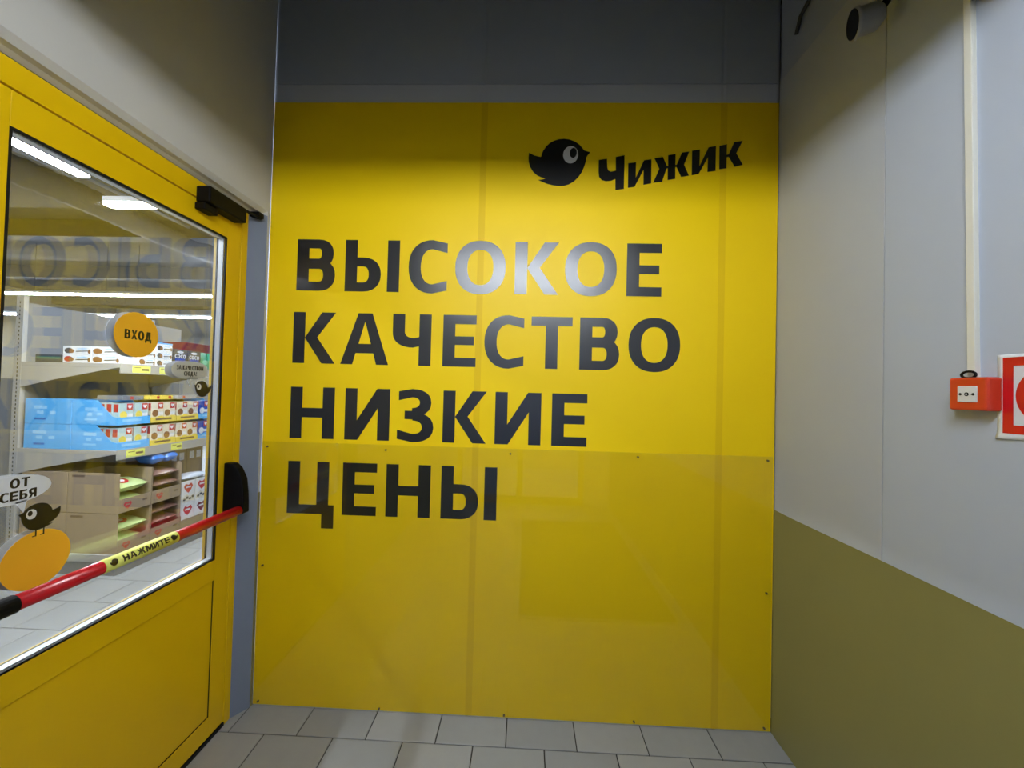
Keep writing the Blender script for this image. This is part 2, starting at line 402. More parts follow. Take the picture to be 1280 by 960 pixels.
# ------------------------------------------------------------------ door_1: yellow glazed door
FX = -.045; BX = -.105
door = thing('door_1', (FX, -.55, 0), kind='structure')
door['label'] = 'yellow aluminium door with large glazed upper half and red push bar'
fr = MB()
fr.box(BX, FX, -.118, -.082, 0, 2.287).box(BX, FX, -1.024, -.988, 0, 2.287).box(BX, FX, -.988, -.118, 2.219, 2.287)
fr.build('door_frame', Yd, door, bevel=.0015)
MB().box(BX, FX + .002, -.988, -.118, 0, .014).build('threshold', Rubber, door)
GY0, GY1, GZ0, GZ1 = -.905, -.2, .757, 2.124
leafp = MB()
leafp.box(BX, FX - .001, -.2, -.1215, .02, 2.2135).box(BX, FX - .001, -.985, GY0, .02, 2.2135)
leafp.box(BX, FX - .001, GY0, -.2, GZ1, 2.2135).box(BX, FX - .001, GY0, -.2, .672, GZ0).box(BX, FX - .001, GY0, -.2, .02, .103)
leaf = leafp.build('door_leaf', Yd, door, bevel=.0012)
MB().box(BX + .004, FX - .0055, GY0, GY1 - .0045, .1075, .672).build('lower_panel', Yd, door)
MB().box(BX + .006, FX - .004, GY1 - .0045, GY1, .103, .672).box(BX + .006, FX - .004, GY0, GY1 - .0045, .103, .1075).build('panel_gasket', Rubber, door)
g = MB(); e = .0065
for x0, x1 in ((-.052, -.0465), (-.088, -.0825)):
    g.box(x0, x1, GY0, GY1, GZ0, GZ0 + e).box(x0, x1, GY0, GY1, GZ1 - e, GZ1).box(x0, x1, GY0, GY0 + e, GZ0 + e, GZ1 - e).box(x0, x1, GY1 - e, GY1, GZ0 + e, GZ1 - e)
g.build('glass_gasket', Rubber, door)
g = MB(); e = .0045; f_ = .0085
g.box(-.0775, -.0565, GY0 + e, GY1 - e, GZ0 + e, GZ0 + f_).box(-.0775, -.0565, GY0 + e, GY1 - e, GZ1 - f_, GZ1 - e)
g.box(-.0775, -.0565, GY0 + e, GY0 + f_, GZ0 + f_, GZ1 - f_).box(-.0775, -.0565, GY1 - f_, GY1 - e, GZ0 + f_, GZ1 - f_)
g.build('glazing_spacer', Silver, door)
for x0 in (-.056, -.0815): MB().box(x0, x0 + .004, GY0 + .001, GY1 - .001, GZ0 + .001, GZ1 - .001).build('glass_pane', GlassP, door)

# push bar
BXc, BZ, BR = .026, .957, .0195
pb = MB().tube([(BXc, -.96, BZ), (BXc, -.158, BZ)], BR, 24).build('push_bar', Red, door, smooth=False)
for p in pb.data.polygons: p.use_smooth = len(p.vertices) == 4
tag(pb, 'red tubular push bar')
tg = MB().tube([(BXc, -.716, BZ), (BXc, -.478, BZ)], BR + .0008, 24).build('bar_label', TagY, pb)
for p in tg.data.polygons: p.use_smooth = len(p.vertices) == 4
tag(tg, 'yellow printed label on the bar')
# curved lettering: lay the flat letters on the tube's camera side
def wrap_bar(mb):
    import bmesh
    me = bpy.data.meshes.new('tmp'); me.from_pydata(mb.v, [], mb.f); bm = bmesh.new(); bm.from_mesh(me)
    for k in range(-10, 11):
        bmesh.ops.bisect_plane(bm, geom=list(bm.verts) + list(bm.edges) + list(bm.faces), plane_co=(0, 0, k * .00115 + .00003), plane_no=(0, 0, 1))
    bm.verts.index_update()
    mb.v = []
    for v in bm.verts:
        a = v.co.z / BR + math.radians(24); r = BR + .0011 + v.co.x
        mb.v.append((BXc + r * math.cos(a), v.co.y, BZ + r * math.sin(a)))
    mb.f = [tuple(v.index for v in f.verts) for f in bm.faces]; mb.m = [0] * len(mb.f)
    bm.free(); bpy.data.meshes.remove(me)
lt = MB(); put_text(lt, 'НАЖМИТЕ', .0185, (0, -.668, -.0092), (0, 1, 0), (0, 0, 1), (1, 0, 0), .0006, total=.152, s=.25, b=.2); wrap_bar(lt)
lt.build('bar_lettering', Ink, pb)
BIRD = [(1.2318, 2.6201), (1.258, 2.6069), (1.2887, 2.6), (1.2916, 2.6133), (1.2982, 2.6299), (1.3109, 2.649), (1.3269, 2.6657), (1.3477, 2.6776), (1.3709, 2.6849), (1.3942, 2.6873), (1.42, 2.6841), (1.4459, 2.6743), (1.4672, 2.6592), (1.4815, 2.6427), (1.4897, 2.6318), (1.5028, 2.6286), (1.5183, 2.6239), (1.5078, 2.6121), (1.4997, 2.5992), (1.4982, 2.5836), (1.4927, 2.56), (1.4817, 2.5316), (1.466, 2.5078), (1.4455, 2.4864), (1.4225, 2.4721), (1.3994, 2.4648), (1.3761, 2.4632), (1.348, 2.4668), (1.3198, 2.4736), (1.2962, 2.4829), (1.2787, 2.4913), (1.2959, 2.4938), (1.3122, 2.4982), (1.291, 2.5042), (1.272, 2.5135), (1.2529, 2.53), (1.2382, 2.5536), (1.2315, 2.5773), (1.2301, 2.5963)]
def bird_at(cy, cz, size, flip):
    k = size / .288
    return [((cy + (-1 if flip else 1) * (x - 1.374) * k), cz + (z - 2.575) * k) for x, z in BIRD]
for cy_, fl in ((-.694, False), (-.498, True)):
    mb = MB(); pts = [(p[0], p[1]) for p in bird_at(cy_, 0, .024, fl)]
    flat(mb, pts, lambda p: (0, p[0], p[1]), (1, 0, 0), .0006); wrap_bar(mb); mb.build('bar_emblem', Ink, pb)
MB().tube([(BXc, -.955, BZ), (BXc, -.908, BZ)], BR + .003, 20).build('end_sleeve', Black, pb, smooth=False)
# end brackets of the bar
for y0, y1 in ((-.172, -.136), (-.985, -.948)):
    prof = [(FX - .001, .925), (BXc - .004, .932), (BXc + .022, .945), (BXc + .021, .985), (BXc + .018, 1.03), (BXc + .010, 1.09), (BXc - .012, 1.135), (BXc - .035, 1.156), (FX - .001, 1.158)]
    MB().prism(prof[::-1], y0, y1, 'y').build('bar_bracket', Black, pb, bevel=.004)

# door closer
cl = MB().box(FX, .012, -.368, -.168, 2.198, 2.262).build('door_closer', Black, door, bevel=.006)
tag(cl, 'black overhead door closer')
MB().box(FX, -.004, -.372, -.305, 2.168, 2.196).build('closer_cover', Black, cl, bevel=.004)
MB().prism([(-.022, -.19), (-.012, -.19), (.004, -.062), (-.006, -.058)][::-1], 2.262, 2.270).build('closer_arm', Black, cl)
MB().box(-.040, .006, -.085, -.05, 2.270, 2.292).build('closer_bracket', Black, cl, bevel=.003)

# ------------------------------------------------------------------ stickers on the glass
GXF = -.0519
def on_glass(x): return lambda p: (x, p[0], p[1])
def disc(mb, cy, cz, r, x, mi, n=48, t=.0005, sgn=1):
    flat(mb, ell(cy, cz, r, r, n), on_glass(x), (sgn, 0, 0), t, mi)
YU, ZU, XN = (0, 1, 0), (0, 0, 1), (1, 0, 0)
s1 = thing('door_sticker', (GXF, -.563, 1.579), 'round yellow sticker reading ВХОД, upper middle of the door glass', 'sticker')
mb = MB(); disc(mb, -.563, 1.654, .0745, GXF, 0); mb.build('sticker_face', StickY, s1)
mb = MB(); disc(mb, -.563, 1.654, .0745, -.0775, 0, sgn=-1); mb.build('sticker_backing', StickW, s1)
mb = MB(); put_text(mb, 'ВХОД', .0305, (GXF + .0005, -.604, 1.638), YU, ZU, XN, .0004, total=.09); mb.build('lettering', Ink, s1)

s2 = thing('door_sticker', (GXF, -.805, .942), 'speech bubble sticker reading ОТ СЕБЯ over a black bird on a yellow disc', 'sticker')
mb = MB(); disc(mb, -.805, 1.018, .0765, GXF, 0); mb.build('yellow_disc', StickY, s2)
mb = MB(); disc(mb, -.805, 1.018, .0765, -.0775, 0, sgn=-1); mb.build('sticker_backing', StickW, s2)
bub = ell(-.864, 1.215, .083, .037, 48)
mb = MB(); flat(mb, bub, on_glass(GXF), XN, .0005)
flat(mb, [(-.856, 1.182), (-.838, 1.150), (-.832, 1.184)], on_glass(GXF), XN, .0005); mb.build('speech_bubble', StickW, s2)
mb = MB(); put_text(mb, 'ОТ', .024, (GXF + .0005, -.868, 1.2195), YU, ZU, XN, .0004, total=.040); put_text(mb, 'СЕБЯ', .024, (GXF + .0005, -.886, 1.1875), YU, ZU, XN, .0004, total=.073); mb.build('lettering', Ink, s2)
mb = MB(); flat(mb, bird_at(-.803, 1.132, .092, True), on_glass(GXF + .0004), XN, .0005)
for yy in (-.812, -.795):
    mb.box(GXF + .0004, GXF + .0009, yy, yy + .003, 1.082, 1.104).box(GXF + .0004, GXF + .0009, yy - .006, yy + .003, 1.0805, 1.083)
bd = mb.build('bird_emblem', Ink, s2)
mb = MB(); flat(mb, ell(-.822, 1.142, .011, .013, 24), on_glass(GXF + .0009), XN, .0004); mb.build('emblem_eye', WhiteV, bd)
mb = MB(); flat(mb, ell(-.825, 1.145, .005, .007, 20), on_glass(GXF + .0013), XN, .0004); mb.build('emblem_pupil', Ink, bd)
mb = MB(); flat(mb, ell(-.864, 1.215, .083, .037, 48), on_glass(-.0775), (-1, 0, 0), .0005); mb.build('bubble_backing', StickW, s2)

s3 = thing('door_sticker', (GXF, -.35, 1.44), 'small grey speech bubble sticker reading ЗА КАЧЕСТВОМ СЮДА! near the door jamb', 'sticker')
Bub2 = mat('sticker_grey_white', (196, 198, 194), .5, var=.03)
mb = MB(); flat(mb, ell(-.352, 1.548, .081, .034, 48, p=2.6), on_glass(GXF), XN, .0005)
flat(mb, [(-.345, 1.518), (-.322, 1.478), (-.318, 1.520)], on_glass(GXF), XN, .0005); flat(mb, [(-.366, 1.518), (-.353, 1.486), (-.350, 1.520)], on_glass(GXF), XN, .0005); mb.build('speech_bubble', Bub2, s3)
mb = MB(); flat(mb, ell(-.352, 1.548, .081, .034, 48, p=2.6), on_glass(-.0775), (-1, 0, 0), .0005); mb.build('sticker_backing', StickW, s3)
mb = MB(); put_text(mb, 'ЗА КАЧЕСТВОМ', .0165, (GXF + .0005, -.412, 1.5485), YU, ZU, XN, .0004, total=.120); put_text(mb, 'СЮДА!', .0165, (GXF + .0005, -.380, 1.526), YU, ZU, XN, .0004, total=.058); mb.build('lettering', Ink, s3)
mb = MB(); flat(mb, bird_at(-.292, 1.476, .082, True), on_glass(GXF + .0004), XN, .0005); bd = mb.build('bird_emblem', Ink, s3)
mb = MB(); flat(mb, ell(-.310, 1.484, .0105, .012, 24), on_glass(GXF + .0009), XN, .0004); mb.build('emblem_eye', WhiteV, bd)
mb = MB(); flat(mb, ell(-.312, 1.486, .004, .006, 20), on_glass(GXF + .0013), XN, .0004); mb.build('emblem_pupil', Ink, bd)

# ------------------------------------------------------------------ yellow wall graphic with lettering
gr = thing('wall_graphic', (W / 2, 0, 0), 'bright yellow film over the back wall with black slogan ВЫСОКОЕ КАЧЕСТВО НИЗКИЕ ЦЕНЫ and bird emblem', 'wall graphic')
prof = [(.003, -.0012)]
prof += [(W - .003, -.0012)]
mb = MB()
for i in range(len(prof) - 1):
    a, b_ = prof[i], prof[i + 1]
    mb.face([(a[0], a[1], .004), (b_[0], b_[1], .004), (b_[0], b_[1], TOP), (a[0], a[1], TOP)])
    mb.face([(a[0], a[1], TOP), (b_[0], b_[1], TOP), (b_[0], b_[1] + .0008, TOP), (a[0], a[1] + .0008, TOP)])
mb.build('yellow_film', Yw, gr)
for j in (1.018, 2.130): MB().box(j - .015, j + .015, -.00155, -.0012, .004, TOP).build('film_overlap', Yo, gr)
LINES = [([('В', .141, .326), ('Ь', .374, .546), ('I', .577, .634), ('С', .678, .861), ('О', .899, 1.136), ('К', 1.18, 1.383), ('О', 1.413, 1.652), ('Е', 1.698, 1.858)], 1.9522, 2.1973),
         ([('К', .134, .338), ('А', .365, .594), ('Ч', .612, .795), ('Е', .851, 1.007), ('С', 1.046, 1.23), ('Т', 1.264, 1.454), ('В', 1.489, 1.671), ('О', 1.713, 1.948)], 1.6068, 1.8491),
         ([('Н', .133, .345), ('И', .396, .609), ('З', .646, .817), ('К', .861, 1.064), ('И', 1.105, 1.318), ('Е', 1.368, 1.53)], 1.2516, 1.4937),
         ([('Ц', .133, .357), ('Е', .396, .558), ('Н', .603, .812), ('Ь', .862, 1.037), ('I', 1.064, 1.122)], .8985, 1.1432)]
FY = -.0016
for chars, z0, z1 in LINES:
    for ch, xa, xb in chars:
        mb = MB(); put_glyph(mb, ch, xb - xa, z1 - z0, (xa, FY, z0), (1, 0, 0), (0, 0, 1), (0, -1, 0), .0006); mb.build('letter', Ink, gr)
LOGO = [[(1.5585, 2.5878), (1.5964, 2.5936), (1.5983, 2.5512), (1.6032, 2.538), (1.6162, 2.5325), (1.6379, 2.5383), (1.6365, 2.6024), (1.6771, 2.6106), (1.6771, 2.4529), (1.638, 2.4456), (1.6368, 2.4987), (1.6171, 2.4901), (1.5941, 2.4876), (1.5731, 2.4935), (1.5612, 2.5085), (1.5583, 2.5321)],
 [(1.6949, 2.573), (1.7308, 2.5779), (1.7304, 2.505), (1.7675, 2.5876), (1.801, 2.5925), (1.8018, 2.4798), (1.7665, 2.4724), (1.766, 2.5429), (1.7262, 2.4627), (1.6954, 2.4578)],
 [(1.8147, 2.5972), (1.8536, 2.6036), (1.8728, 2.56), (1.8783, 2.56), (1.8773, 2.6117), (1.9116, 2.618), (1.9111, 2.5664), (1.9171, 2.5673), (1.9403, 2.6247), (1.9741, 2.6295), (1.9504, 2.5685), (1.9742, 2.5171), (1.9387, 2.5103), (1.9159, 2.557), (1.9113, 2.5556), (1.9114, 2.5017), (1.8772, 2.4958), (1.8771, 2.5507), (1.8716, 2.5492), (1.8512, 2.4872), (1.8109, 2.4822), (1.8381, 2.5481)],
 [(1.9868, 2.6334), (2.0223, 2.6396), (2.0209, 2.561), (2.0618, 2.6501), (2.095, 2.6559), (2.0941, 2.5404), (2.0582, 2.5345), (2.0594, 2.6033), (2.0183, 2.5259), (1.9865, 2.5186)],
 [(2.1109, 2.6574), (2.1448, 2.6645), (2.1442, 2.6154), (2.1533, 2.6178), (2.1774, 2.674), (2.2158, 2.6812), (2.1872, 2.6227), (2.2175, 2.5692), (2.1814, 2.5596), (2.1535, 2.6062), (2.1444, 2.6038), (2.1439, 2.5524), (2.1113, 2.5475)]]
onw = lambda k: (lambda p: (p[0], FY - k, p[1]))
for pts in LOGO:
    mb = MB(); flat(mb, pts, onw(0), (0, -1, 0), .0006); mb.build('emblem_letter', Ink, gr)
mb = MB(); flat(mb, BIRD, onw(0), (0, -1, 0), .0006); bd = mb.build('bird_emblem', Ink, gr)
mb = MB(); flat(mb, ell(1.4268, 2.6116, .035, .041, 40, rot=-.08), onw(.0006), (0, -1, 0), .0004); mb.build('emblem_eye', WhiteV, bd)
mb = MB(); flat(mb, ell(1.4387, 2.6202, .0163, .0238, 32, rot=-.08), onw(.001), (0, -1, 0), .0004); mb.build('emblem_pupil', Ink, bd)

# clear protective sheet over the lower wall, screwed on
sh = thing('protective_sheet', (W / 2, -.005, 0), 'clear plastic sheet screwed over the lower half of the yellow wall', 'protective sheet')
MB().box(.006, W - .012, -.0072, -.0045, .003, 1.2325).build('clear_sheet', Acryl, sh)
for x, z in [(.030, 1.208), (.597, 1.209), (1.181, 1.209), (1.766, 1.212), (2.348, 1.214), (2.350, .619), (1.182, .016), (.603, .014), (1.771, .018), (.028, .65), (.03, .02), (2.348, .02)]:
    MB().tube([(x, -.0012, z), (x, -.0092, z)], .0042, 10).build('screw', Steel, sh)

# ------------------------------------------------------------------ right wall fittings
cp = thing('fire_call_point', (W, -.80, 1.479), 'orange-red manual fire alarm call point under the white cable duct', 'fire alarm')
MB().box(W - .037, W, -.845, -.760, 1.481, 1.563).build('housing', CallRed, cp, bevel=.005)
MB().box(W - .0395, W - .036, -.825, -.782, 1.501, 1.541).build('press_plate', WhiteV, cp, bevel=.0025)
mk = MB()
mk.tube([(W - .0394, -.8035, 1.521), (W - .0402, -.8035, 1.521)], .0048, 16)
for yy, d in ((-.789, 1), (-.818, -1)):
    flat(mk, [(yy - .006 * d, 1.521), (yy, 1.5245), (yy + .004 * d, 1.521), (yy, 1.5175)], lambda p: (W - .0394, p[0], p[1]), (-1, 0, 0), .0006)
mk.build('press_symbol', Black, cp)
mk = MB().tube([(W - .0402, -.8035, 1.521), (W - .0406, -.8035, 1.521)], .0022, 12).build('symbol_dot', WhiteV, cp)
lp = [(W - .02, -.79 - .016 * math.cos(a), 1.5655 + .0085 * math.sin(a) + .005) for a in [math.pi * 2 * i / 20 for i in range(21)]]
MB().tube(lp, .003, 8).build('seal_loop', Black, cp, smooth=True)

dk = thing('cable_duct', (W, -.785, 1.565), 'thin white vertical cable duct running down to the fire call point', 'cable duct')
mb = MB(); x0, x1 = W - .012, W
def ductbox(ya, yb, wd, za, zb, xo):
    n = len(mb.v)
    mb.v += [(xo, ya, za), (x1, ya, za), (x1, ya - wd, za), (xo, ya - wd, za), (xo, yb, zb), (x1, yb, zb), (x1, yb - wd, zb), (xo, yb - wd, zb)]
    for q in ((0, 3, 2, 1), (4, 5, 6, 7), (0, 1, 5, 4), (1, 2, 6, 5), (2, 3, 7, 6), (3, 0, 4, 7)): mb.f.append(tuple(n + i for i in q)); mb.m.append(0)
ductbox(-.779, -.764, .019, 1.563, 2.64, W - .010); mb.build('duct_base', DuctW, dk)
mb = MB(); ductbox(-.7795, -.7645, .018, 1.563, 2.64, W - .0125); mb.build('duct_cover', DuctW, dk, bevel=.0015)

cb = thing('wall_cable', (W, -.80, 2.45), 'dark grey cable looping away from the top of the white duct', 'cable')
MB().tube([(W - .012, -.792, 2.545), (W - .012, -.83, 2.515), (W - .012, -.88, 2.483), (W - .012, -.98, 2.45), (W - .012, -1.2, 2.47), (W - .012, -1.6, 2.6), (W - .012, -1.8, 2.64)], .009, 8).build('cable_run', CableM, cb, smooth=True)

sg = thing('fire_sign', (W, -.94, 1.42), 'square white sign with red border and red circle beside the call point', 'sign')
def sheet(y0, y1, z0, z1, mi, mb, t, curl=0.):
    n = 24; k = 24
    vs = []
    for i in range(n + 1):
        for j in range(k + 1):
            y = y0 + (y1 - y0) * i / n; z = z0 + (z1 - z0) * j / k
            c = curl * max(0, 1 - (z - 1.417) / .012) * max(0, 1 - abs(y + .834) / .06)
            vs.append((W - t - c, y, z))
    b0 = len(mb.v); mb.v += vs
    for i in range(n):
        for j in range(k):
            a = b0 + i * (k + 1) + j; mb.f.append((a, a + k + 1, a + k + 2, a + 1)); mb.m.append(mi)
mb = MB(); sheet(-1.045, -.834, 1.417, 1.6165, 0, mb, .0012, .006); o = mb.build('sign_sheet', StickW, sg, smooth=True)
sd = o.modifiers.new('thick', 'SOLIDIFY'); sd.thickness = .0006
mb = MB(); zz0, zz1, ya, yb, e = 1.430, 1.609, -1.036, -.8455, .020
for (a, b_, c, d) in ((ya, ya + e, zz0, zz1), (yb - e, yb, zz0, zz1), (ya + e, yb - e, zz0, zz0 + e), (ya + e, yb - e, zz1 - e, zz1)): mb.box(W - .0022, W - .0016, a, b_, c, d)
mb.build('red_border', Red, sg)
mb = MB(); flat(mb, ell(-.941, 1.519, .071, .071, 48), lambda p: (W - .0016, p[0], p[1]), (-1, 0, 0), .0006); mb.build('red_circle', Red, sg)

cc = thing('security_camera', (W, -.53, 2.80), 'small bullet surveillance camera high on the right wall', 'camera')
fc = Vector((2.262, -.549, 2.702)); ax = Vector((.90, -.32, .15)).normalized()
fcx = fc
body = MB().tube([fcx, fcx + ax * .01, fcx + ax * .012, fcx + ax * .06, fcx + ax * .075], [.044, .045, .041, .039, .024], 24)
ob = body.build('housing', CamW, cc)
for p in ob.data.polygons: p.use_smooth = len(p.vertices) == 4
MB().tube([fcx - ax * .0015, fcx + ax * .004], [.041, .041], 24).build('front_glass', mat('camera_front', (10, 13, 24), .12, .5, var=0), cc)
a0 = fcx + ax * .06
MB().tube([a0, a0 + Vector((.015, -.02, .03)), Vector((W - .03, -.60, 2.80)), Vector((W, -.60, 2.80))], [.011, .011, .012, .012], 12).build('bracket_arm', Black, cc, smooth=True)
MB().tube([Vector((W - .012, -.60, 2.80)), Vector((W, -.60, 2.80))], .032, 20).build('mount_plate', CamW, cc)
ch = thing('loose_cable', (W, -.2, 3.06), 'short dark cable hanging in the upper right corner', 'cable')
MB().tube([(W - .012, -.125, 3.065), (W - .012, -.15, 3.12), (W - .012, -.2, 3.14), (W - .012, -.27, 3.16), (W - .012, -.4, 3.30), (W - .012, -.42, 3.38)], .008, 8).build('cable_run', CableM, ch, smooth=True)

# ------------------------------------------------------------------ vestibule lamp and doormat (behind the camera, seen by light and reflection)
vl = thing('ceiling_lamp', (1.2, -1.6, 2.49), 'long tube lamp under the suspended ceiling of the vestibule', 'lamp')
MB().box(.53, 1.93, -1.86, -1.34, 2.548, 2.56).build('housing', LampBody, vl)
for ya, yb in ((-1.86, -1.85), (-1.35, -1.34)): MB().box(.53, 1.93, ya, yb, 2.506, 2.548).build('side_cutoff_lip', LampBody, vl)  # unseen tray lips, added to soften the lamp's cutoff on the walls
for xa, xb in ((.53, .54), (1.92, 1.93)): MB().box(xa, xb, -1.85, -1.35, 2.506, 2.548).build('end_cutoff_lip', LampBody, vl)
for xx in (.58, 1.86): MB().box(xx, xx + .02, -1.62, -1.58, 2.488, 2.548).build('lamp_holder', LampBody, vl, bevel=.003)
tb = MB().tube([(.601, -1.6, 2.512), (1.859, -1.6, 2.512)], .022, 16).build('lamp_tube', LampV, vl)
dm = thing('doormat', (1.75, -1.7, 0), 'dark ribbed doormat with a pale metal edge on the vestibule floor', 'doormat')
MB().box(1.24, 2.28, -2.75, -.815, 0, .012).build('mat_pile', MatFab, dm)
MB().box(1.22, 2.30, -.815, -.795, 0, .013).box(1.22, 2.30, -2.77, -2.75, 0, .013).box(1.22, 1.24, -2.75, -.815, 0, .013).box(2.28, 2.30, -2.75, -.815, 0, .013).build('mat_edge', AluM, dm)

# ------------------------------------------------------------------ shop lamps, duct
def shop_lamp(x0, x1, y0, y1, label, group=None, wires=True):
    t = thing('linear_lamp', ((x0 + x1) / 2, (y0 + y1) / 2, 2.68), label, 'lamp', group)
    MB().box(x0, x1, y0, y1, 2.700, 2.735).build('housing', LampBody, t)
    e = .004; MB().box(x0 + e, x1 - e, y0 + e, y1 - e, 2.682, 2.700).build('diffuser', LampS, t)
    al = (x1 - x0) > (y1 - y0)
    for k in (.15, .85):
        px, py = (x0 + (x1 - x0) * k, (y0 + y1) / 2) if al else ((x0 + x1) / 2, y0 + (y1 - y0) * k)
        MB().tube([(px, py, 2.735), (px, py, HC)], .003, 6).build('suspension_wire', CableM, t)
    return t
shop_lamp(-1.395, -1.325, -1.25, .36, 'bright linear lamp in the top left corner of the door glass')
shop_lamp(-1.62, -.2, .68, .75, 'short bright linear lamp below the top rail of the door')
first = None
for row, y in ((0, 3.4), (1, 5.1)):
    for i in range(6 if row == 0 else 5):
        x1 = -1.4 - 1.5 * i if row == 0 else -1.9 - 1.5 * i
        lb = '%s lamp from the jamb in the %s of the two long shop lamp lines' % (('first', 'second', 'third', 'fourth', 'fifth', 'sixth')[i], ('upper', 'lower')[row])
        gp = 'near lamp line over the shop' if row == 0 else 'far lamp line over the shop'
        if first is None: first = shop_lamp(x1 - 1.495, x1, y - .035, y + .035, lb, gp); fx = x1; fy = y
        else:
            c = copy_tree(first, (x1 - fx, y - fy, 0)); tag(c, lb, 'lamp', gp)
ad = thing('ventilation_duct', (-2.84, 1, 3.0), 'ribbed foil ventilation duct below the shop ceiling', 'duct')
mb = MB(); path = []; rad = []
for i in range(150): path.append((-2.84 + .03 * math.sin(i * .21), -2.5 + i * .06, 3.15)); rad.append(.11 + (.008 if i % 2 else -.004))
mb.tube(path, rad, 14).build('duct_hose', Foil, ad, smooth=True)
cn = MB().tube([(-2.75, YS0 + 1, 3.32), (-2.75, YS1 - .2, 3.32)], .018, 8).build('ceiling_conduit', ShelfDark); tag(cn, 'straight grey conduit along the shop ceiling', 'conduit')
for i, y in enumerate((2.6, 4.4, 6.6)):
    o = struct('trim_%d' % (i + 1), MB().box(XS0, XS1, y, y + .16, 3.2, HC), ShopCeil)

# ------------------------------------------------------------------ shelving unit
XF, XB, Y0, Y1 = -1.9, -2.70, 1.10, 2.5
Z1, Z2 = .957, 1.632
un = thing('shelving_unit', (-2.3, 1.8, 0), 'grey metal shop shelving with price strips and tapered brackets', 'shelving')
MB().box(XB, XF + .03, Y0, Y1, 0, .10).build('plinth', ShelfDark, un, bevel=.004)
MB().box(XB, XF + .035, Y0 - .005, Y1, .10, .16).build('base_deck', Shelf, un, bevel=.004)
MB().box(-3.46, -3.44, Y0 + .01, Y1, 0, 1.5).box(-3.44, XB - .065, Y0 + .01, Y0 + .03, .0, 1.5).build('end_panel', ShelfDark, un)
MB().box(XB - .03, XB, Y0 + .03, Y1, .16, 2.1).build('back_panel', ShelfDark, un)
for y in (Y0, 2.15):
    up = MB().box(XB - .06, XB - .0, y, y + .03, 0, 2.15).build('upright', Shelf, un)
    sl = MB()
    for k in range(60): sl.box(XB - .034, XB - .026, y - .0006, y + .001, .2 + k * .032, .216 + k * .032)
    sl.build('slot_row', Rubber, up)['kind'] = 'stuff'
for z in (Z1, Z2):
    sf = MB().box(XB, XF, Y0, Y1, z - .03, z - .001).build('shelf_board', Shelf, un, bevel=.002)
    for y in (Y0 + .001, 2.14):
        MB().prism([(XB, z - .20), (XB + .22, z - .145), (XF - .1, z - .045), (XF - .02, z - .03), (XB, z - .03)], y, y + .004, 'y').build('bracket', Shelf, sf)
    MB().box(XF, XF + .008, Y0, Y1, z - .072, z + .003).build('price_strip', Shelf, sf)
    tags = [(1.19, .15), (1.42, .11), (1.62, .10), (1.80, .09), (1.97, .1)] if z == Z2 else [(1.17, .15), (1.56, .11), (1.95, .12)]
    for y, ln in tags:
        tb = MB().box(XF + .008, XF + .0095, y, y + ln, z - .063, z - .008)
        tb.box(XF + .0095, XF + .0099, y + ln * .5, y + ln * .9, z - .045, z - .028, 1).box(XF + .0095, XF + .0099, y + ln * .1, y + ln * .45, z - .025, z - .019, 1)
        tb.build('price_tag', [TagY, CardD], sf)

# ---- biscuit trays on the middle shelf: two layers, four columns
def heart_badge(mb, y, z, r, x, mi, mi2):
    flat(mb, [(y - r, z + .25 * r), (y - .6 * r, z + .8 * r), (y, z + .5 * r), (y + .6 * r, z + .8 * r), (y + r, z + .25 * r), (y + .55 * r, z - .5 * r), (y, z - r), (y - .55 * r, z - .5 * r)][::-1], lambda p: (x, p[0], p[1]), (1, 0, 0), .0004, mi)
    mb.box(x, x + .0006, y - .55 * r, y + .55 * r, z - .05 * r, z + .25 * r, mi2)
def biscuit_pack(base, stripe, cookie):
    """pack with its front at x=0, left edge y=0, bottom z=0"""
    D, WY, H = .053, .110, .168
    mb = MB().box(-D, 0, 0, WY, 0, H, 0)
    mb.box(0, .0004, 0, WY, .0, .03, 1)
    mb.box(0, .0006, .058, .104, H - .055, H - .004, 2); heart_badge(mb, .081, H - .028, .017, .0006, 3, 3)
    flat(mb, ell(.034, .075, .028, .03, 20), lambda p: (0, p[0], p[1]), (1, 0, 0), .0005, 4)
    mb.box(0, .0005, .062, .106, .06, .085, 3); mb.box(0, .0005, .062, .106, .035, .05, 1)
    mb.box(-D + .008, -.008, -.0005, 0, H - .07, H - .008, 2); mb.box(-D + .012, -.012, -.0005, 0, .03, .06, 4)
    return mb, [base, stripe, RedB, WhiteV, cookie]
packs = {}
for key, (ba, st, ck) in {'teal': (TealC, BlueC, YelC), 'cream': (CreamC, YelC, Brown), 'blue': (BlueD, BlueL, WhiteV)}.items():
    packs[key] = biscuit_pack(ba, st, ck)
pack_src = {}
def place_pack(key, x, y, z, label, group):
    if key not in pack_src:
        mb, ms = packs[key]; o = mb.build('biscuit_pack', ms, origin=(0, 0, 0)); pack_src[key] = o
    else:
        o = pack_src[key].copy(); col.objects.link(o)
    o.location = (x, y, z); tag(o, label, 'pack', group); return o
